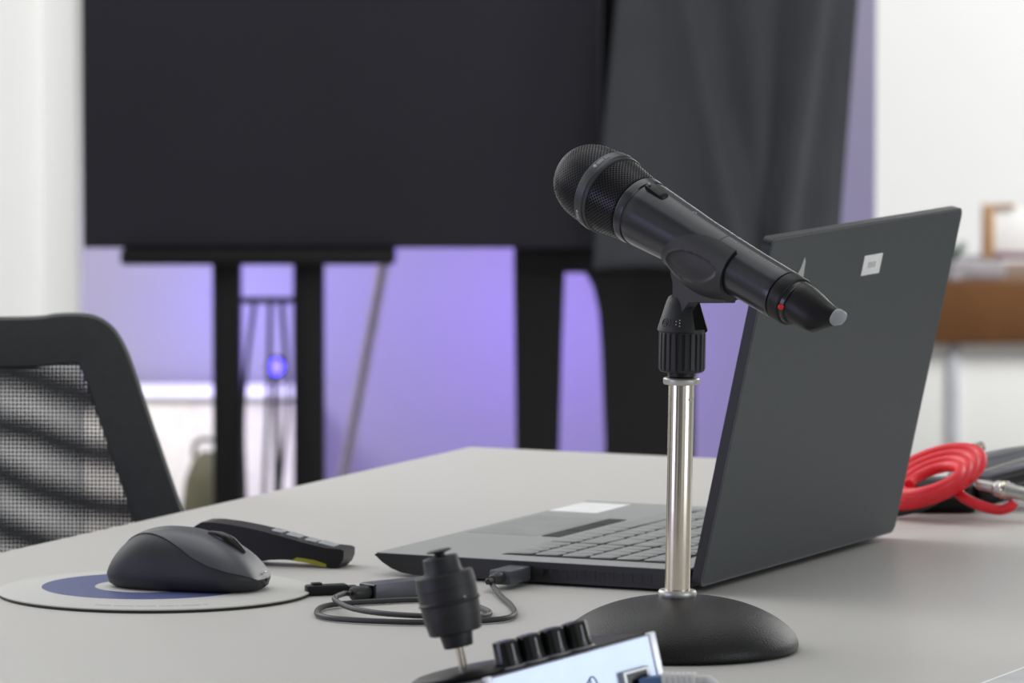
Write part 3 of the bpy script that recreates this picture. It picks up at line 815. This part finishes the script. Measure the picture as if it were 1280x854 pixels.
for k in range(5):
    a = 2*PI*k/5+.3; d = Vector((math.cos(a), math.sin(a), 0)); c0 = Vector((0,-.2,0))
    ar = obj('arm', tube([c0+d*.03+Vector((0,0,.108)), c0+d*.16+Vector((0,0,.095)), c0+d*.28+Vector((0,0,.075))], lambda t: .022-.008*t, 12, 4), M['black'], sb)
    w_ = c0+d*.275+Vector((0,0,.0305)); s = Vector((-d.y, d.x, 0))
    obj('caster', lathe([(.022,-.018),(.030,-.014),(.030,.014),(.022,.018)], 24, mx=frame(w_, d, Vector((0,0,1)), s)), M['black'], sb)

# ================================================================== BIG DARK SCREEN on twin posts
DY = 9.0
def dX(px, Y=DY): return (px-640)*(Y*1.0)/F*1.0
def dZ(py, Y=DY): return aty(640, py, Y).z
ds = thing('display_screen', 'large covered dark screen on two black posts behind the table', 'screen', (dX(340), DY, 0))
x0 = dX(340)
bm = box(dX(-70)-x0, dX(752)-x0, -.04, .03, dZ(308), dZ(308)+.56, .006, 3)
scr = obj('screen_panel', bm, M['screen'], ds)
obj('lower_shelf', box(dX(152)-x0, dX(495)-x0, -.06, .04, dZ(328), dZ(308)-.0005, .006), M['stand_black'], ds)
for a, b in ((265,301),(366,405)):
    obj('post', box(dX(a)-x0, dX(b)-x0, -.02, .02, .045, dZ(328)-.0005, .003), M['stand_black'], ds)
obj('crossbar', box(dX(301)-x0, dX(366)-x0, -.012, .012, dZ(379), dZ(372), .002), M['stand_black'], ds)
obj('base_plate', box(-.30, .30, -.22, .22, .004, .045, .006), M['stand_black'], ds)

# grey cloth hanging over the right end
cl_ = bmesh.new(); NXc, NZc = 70, 40
def fold(u, w):     # u across 0..1, w down 0..1
    f = 0
    for (uc_, sl, wd, am) in [(.27,.42,.055,.030),(.86,-.16,.045,.026),(.60,.05,.09,.020),(.08,.05,.10,.008),(.45,.30,.06,-.018),(.73,-.05,.05,-.018),(1.0,0,.05,-.01)]:
        f += am*math.exp(-((u-uc_-sl*(w-.25))/wd)**2)
    return f
grid = []
xl, xr = dX(742, 8.9), dX(1072, 8.9)
ztop, zbot = dZ(-180, 8.9), dZ(338, 8.9)
for i in range(NZc+1):
    w = i/NZc; row = []
    for j in range(NXc+1):
        u = j/NXc
        wp_ = max(0, (w-.35)/.65)
        xx = xl + (xr-xl)*u - .028*wp_*u**3 + .055*(1-u)**2*(1-w)**1.2
        row.append(cl_.verts.new((xx, 8.90-fold(u, w)*(.5+.6*w), ztop+(zbot-ztop)*w+.006*math.sin(u*9)*w)))
    grid.append(row)
for i in range(NZc):
    for j in range(NXc): cl_.faces.new((grid[i][j], grid[i][j+1], grid[i+1][j+1], grid[i+1][j]))
o = obj('draped_cloth', cl_, M['cloth'], angle=70); sm = o.modifiers.new('thick', 'SOLIDIFY'); sm.thickness = .004
tag(o, 'dark grey cloth hanging in soft folds beside the big dark screen', 'cloth')

# black frame carrying the cloth
eq = thing('equipment_stand', 'black stand with a narrow and a wide leg below the hanging cloth', 'stand', (dX(756), DY, 0))
x0 = dX(756)
def dp2(px, py): return (dX(px)-x0, dZ(py))
ex = lambda y: (lambda x, z: Vector((x, y, z)))
obj('leg', prism([dp2(642,314),dp2(708,314),dp2(704,420),dp2(700,560),(dX(700)-x0,.03),(dX(648)-x0,.03)], ex(.06), ex(.10)), M['stand_black'], eq, smooth=False)
obj('leg', prism([dp2(733,346),dp2(742,362),dp2(749,392),dp2(753,440),dp2(758,570),(dX(760)-x0,.03),(dX(871)-x0,.03),dp2(871,345)], ex(.05), ex(.12)), M['stand_black'], eq, smooth=False)
obj('top_beam', box(dX(642)-x0, dX(1000)-x0, .05, .12, dZ(345), dZ(312), .004), M['stand_black'], eq)
obj('back_board', box(dX(735)-x0, dX(1040)-x0, .05, .09, dZ(312)+.0005, dZ(312)+.55, .004), M['stand_black'], eq)
obj('foot_plate', box(dX(648)-x0, dX(871)-x0, -.1, .26, .003, .0302, .004), M['stand_black'], eq)

# low cream cabinet, cables, bag, blue lamp behind the posts
lc = thing('low_cabinet', 'low cream cabinet against the wall behind the screen posts', 'cabinet', (dX(230, 9.8), 9.8, 0))
x0 = dX(230, 9.8)
obj('carcass', box(-.30, dX(372, 9.8)-x0, .0, .17, .003, dZ(499, 9.8), .004), M['cream'], lc)
obj('top', box(-.31, dX(374, 9.8)-x0, -.01, .18, dZ(499, 9.8)+.0005, dZ(493, 9.8), .003), M['white'], lc)
for k, (pa, pb) in enumerate([((318,378),(306,640)), ((338,378),(330,640)), ((352,378),(348,640))]):
    a, b = aty(*pa, 8.965), aty(*pb, 8.93); m_ = (a+b)/2+Vector((.010*(k-1), .02, 0))
    o = obj('hanging_cable', tube([a, m_, b, Vector((b.x, b.y, .055))], .0035, 8, 8), M['cable'])
    tag(o, ['black cable hanging between the screen posts, leftmost of the three', 'black cable hanging between the screen posts, middle of the three', 'black cable hanging between the screen posts, rightmost of the three'][k], 'cable', 'cables hanging between the screen posts')
bgp = aty(256, 600, 9.35)
bg = thing('storage_bag', 'small dark olive bag in front of the low cream cabinet', 'bag', (bgp.x, 9.42, 0))
rings = []
zt = dZ(566, 9.4)
for t in [0,.02,.1,.3,.6,.85,.95,1]:
    k = [.8,.95,1,1.02,.95,.75,.5,.2][[0,.02,.1,.3,.6,.85,.95,1].index(t)]
    rings.append([(.045*k*math.cos(a), .06*k*math.sin(a), .003+(zt-.003)*t) for a in [2*PI*j/24 for j in range(24)]])
obj('body', loft(rings), M['olive'], bg)
obj('strap', tube([(-.02,0,zt-.01),(-.015,0,zt+.015),(.015,0,zt+.015),(.02,0,zt-.01)], .004, 8, 6), M['olive'], bg)
lp = aty(345, 458, 9.3)
ll = thing('blue_lamp', 'small round blue lamp glowing between the screen posts', 'lamp', (lp.x, 9.3, 0))
obj('lens', sphere(Vector((0,-.008,lp.z)), .013, s=(1,.5,1)), M['led'], ll)
obj('housing', lathe([(.012,-.006),(.016,-.004),(.016,.012),(.010,.016)], 24, mx=Matrix.Translation((0,.004,lp.z)) @ Matrix.Rotation(PI/2, 4, 'X')), M['stand_black'], ll)
obj('lamp_pole', cyl_between(Vector((0,.012,.01)), Vector((0,.012,lp.z-.012)), .005), M['stand_black'], ll)
obj('foot', lathe([(.06,.002),(.06,.010),(.01,.014)], 24, mx=Matrix.Translation((0,.012,0))), M['stand_black'], ll)
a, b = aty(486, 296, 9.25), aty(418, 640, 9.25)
lr = obj('shadow_rod', cyl_between(Vector((b.x+(b.x-a.x)*.45, 9.25, .012)), a, .009, 12), mat('shadow grey lilac', (172,162,188), .8))  # rod modelled in place of a slanting cast shadow on the wall
tag(lr, 'slanting greyish shadow stripe on the purple lit wall, modelled as a rod', 'rod')

# ================================================================== RIGHT BACKGROUND
RY = 10.9
def rX(px): return (px-640)*RY/F
sbd = thing('low_sideboard', 'white low sideboard with thick brown wooden top at the right', 'sideboard', (rX(1180), RY, 0))
x0 = rX(1180)
zt, zb = dZ(352, RY), dZ(430, RY)
obj('wooden_top', box(rX(1120)-x0, .95, 0, .45, zb, zt, .004), M['wood'], sbd)
obj('carcass', box(rX(1128)-x0, .93, .03, .43, .003, zb-.0005, .003), M['white'], sbd)
obj('door_seam', box(rX(1189)-x0, rX(1204)-x0, .020, .032, .03, zb-.005, .002), M['label_print'], sbd)
gb = obj('flat_box', box(rX(1160), rX(1262), RY+.05, RY+.25, zt+.0005, dZ(331, RY), .004), M['grey_box']); tag(gb, 'flat mauve grey box on the brown sideboard top', 'box')
zf = dZ(331, RY)
wf = thing('wooden_frame', 'small light brown wooden frame standing on the flat box', 'frame', (rX(1262), RY+.12, zf+.0006))
hf = dZ(262, RY)-zf
obj('side_rail', box(rX(1236)-rX(1262), rX(1251)-rX(1262), 0, .03, 0, hf, .003), M['light_wood'], wf)
obj('top_rail', box(rX(1250)-rX(1262), .022, 0, .03, hf-.006, hf, .002), M['light_wood'], wf)
obj('white_panel', box(rX(1251)-rX(1262), .075, .008, .02, .012, hf-.008, .001), M['white'], wf)
obj('bottom_rail', box(rX(1251)-rX(1262), .075, 0, .03, 0, .012, .002), M['plum'], wf)
pt_ = thing('potted_plant', 'small dark green plant on the sideboard behind the laptop lid', 'plant', (rX(1192), RY+.03, zt+.0005))
obj('pot', lathe([(.014,0),(.020,.001),(.024,.030),(.022,.031)], 24), M['grey_box'], pt_)
bm = bmesh.new()
for k in range(26):
    a = random.uniform(0, 2*PI); l = random.uniform(.025,.05); d = Vector((math.cos(a)*.5, math.sin(a)*.5, random.uniform(.4,1))).normalized()
    s = d.orthogonal().normalized()*.006; b0 = Vector((0,0,.03))
    bm.faces.new([bm.verts.new(v) for v in (b0, b0+d*l*.5+s, b0+d*l, b0+d*l*.5-s)])
obj('foliage', bm, M['green'], pt_, smooth=False)

# ================================================================== LIGHT
w = bpy.data.worlds.new('room light'); S.world = w; w.use_nodes = True
wt = w.node_tree; bgN = wt.nodes['Background']
tcw = wt.nodes.new('ShaderNodeTexCoord'); mpw = wt.nodes.new('ShaderNodeMapping'); nzw = wt.nodes.new('ShaderNodeTexNoise'); crw = wt.nodes.new('ShaderNodeValToRGB')
mpw.inputs['Scale'].default_value = (1.6, 1.6, .35); nzw.inputs['Scale'].default_value = 1.7; nzw.inputs['Detail'].default_value = 1
crw.color_ramp.elements[0].position = .40; crw.color_ramp.elements[0].color = (.10,.105,.11,1)
crw.color_ramp.elements[1].position = .60; crw.color_ramp.elements[1].color = (.56,.57,.58,1)
wt.links.new(tcw.outputs['Generated'], mpw.inputs[0]); wt.links.new(mpw.outputs[0], nzw.inputs['Vector']); wt.links.new(nzw.outputs['Fac'], crw.inputs[0]); wt.links.new(crw.outputs[0], bgN.inputs[0])
bgN.inputs[1].default_value = 1.0
def area(name, loc, target, sx, sy, power, col=(1,1,1)):
    l = bpy.data.lights.new(name, 'AREA'); l.shape = 'RECTANGLE'; l.size = sx; l.size_y = sy; l.energy = power; l.color = col
    o = bpy.data.objects.new(name, l); C.objects.link(o); o.location = loc
    o.rotation_euler = (Vector(target)-Vector(loc)).to_track_quat('-Z', 'Y').to_euler(); return o
def point(name, loc, power, col, r=.02):
    l = bpy.data.lights.new(name, 'POINT'); l.energy = power; l.color = col; l.shadow_soft_size = r
    o = bpy.data.objects.new(name, l); C.objects.link(o); o.location = loc; return o
area('window right', (3.4, 1.75, 1.35), (.1, 3.6, .85), 2.0, 1.8, 31, (.89,.94,1))
area('window back left', (-3.0, 6.4, 2.4), (-.1, 4.3, .74), 4.0, 2.4, 80, (.97,.98,1))
area('window back right', (2.8, 7.5, 2.2), (.2, 4.3, .74), 2.6, 1.8, 42, (1,.99,.97))
area('ceiling panel', (-0.4, 5.0, 3.1), (-.1, 4.4, .74), 2.6, 2.6, 26)
area('far right daylight', (2.2, 9.4, 2.6), (1.3, 12.2, 1.0), 1.6, 1.2, 128)
area('left wall wash', (-1.6, 5.6, 2.5), (-.9, 7.5, 1.2), 1.2, 1.2, 38)
area('lavender mic fill', (-2.4, 2.6, 1.1), (.1, 3.95, .95), 1.2, 1.0, 14, (.66,.64,1))  # added unseen fill for the bluish sheen on the microphone body
VI = (.27,.12,1.0); BL = (.18,.13,1)
p = aty(284, 385, 9.86); point('led behind left post', p, 1.0, BL)
p = aty(385, 350, 9.82); point('led behind right post', p, .7, BL)
p = aty(672, 410, 9.72); point('led behind leg', p, 4.8, VI)
p = aty(800, 430, 9.60); point('led behind wide leg', p, 1.6, VI)
p = aty(540, 300, 9.45); point('led under screen', p, 2.0, VI)
area('cabinet wash', (-.82, 9.25, .95), (-.52, 9.98, .52), .3, .3, 9, (1,.97,.94))  # unseen lamp added behind the wall stub to whiten wall and cabinet

# ================================================================== CAMERA
cd = bpy.data.cameras.new('camera'); cam = bpy.data.objects.new('camera', cd); C.objects.link(cam)
cam.location = CAM; cam.rotation_euler = (PI/2-PITCH, 0, 0)
cd.sensor_width = 36; cd.lens = F/1280*36; cd.clip_end = 60; cd.clip_start = .05
cd.dof.use_dof = True; cd.dof.focus_distance = 3.99; cd.dof.aperture_fstop = cd.lens/1000/.0125
S.camera = cam
S.view_settings.view_transform = 'Standard'; S.view_settings.look = 'None'
S.cycles.use_denoising = True
S.cycles.transparent_max_bounces = 16
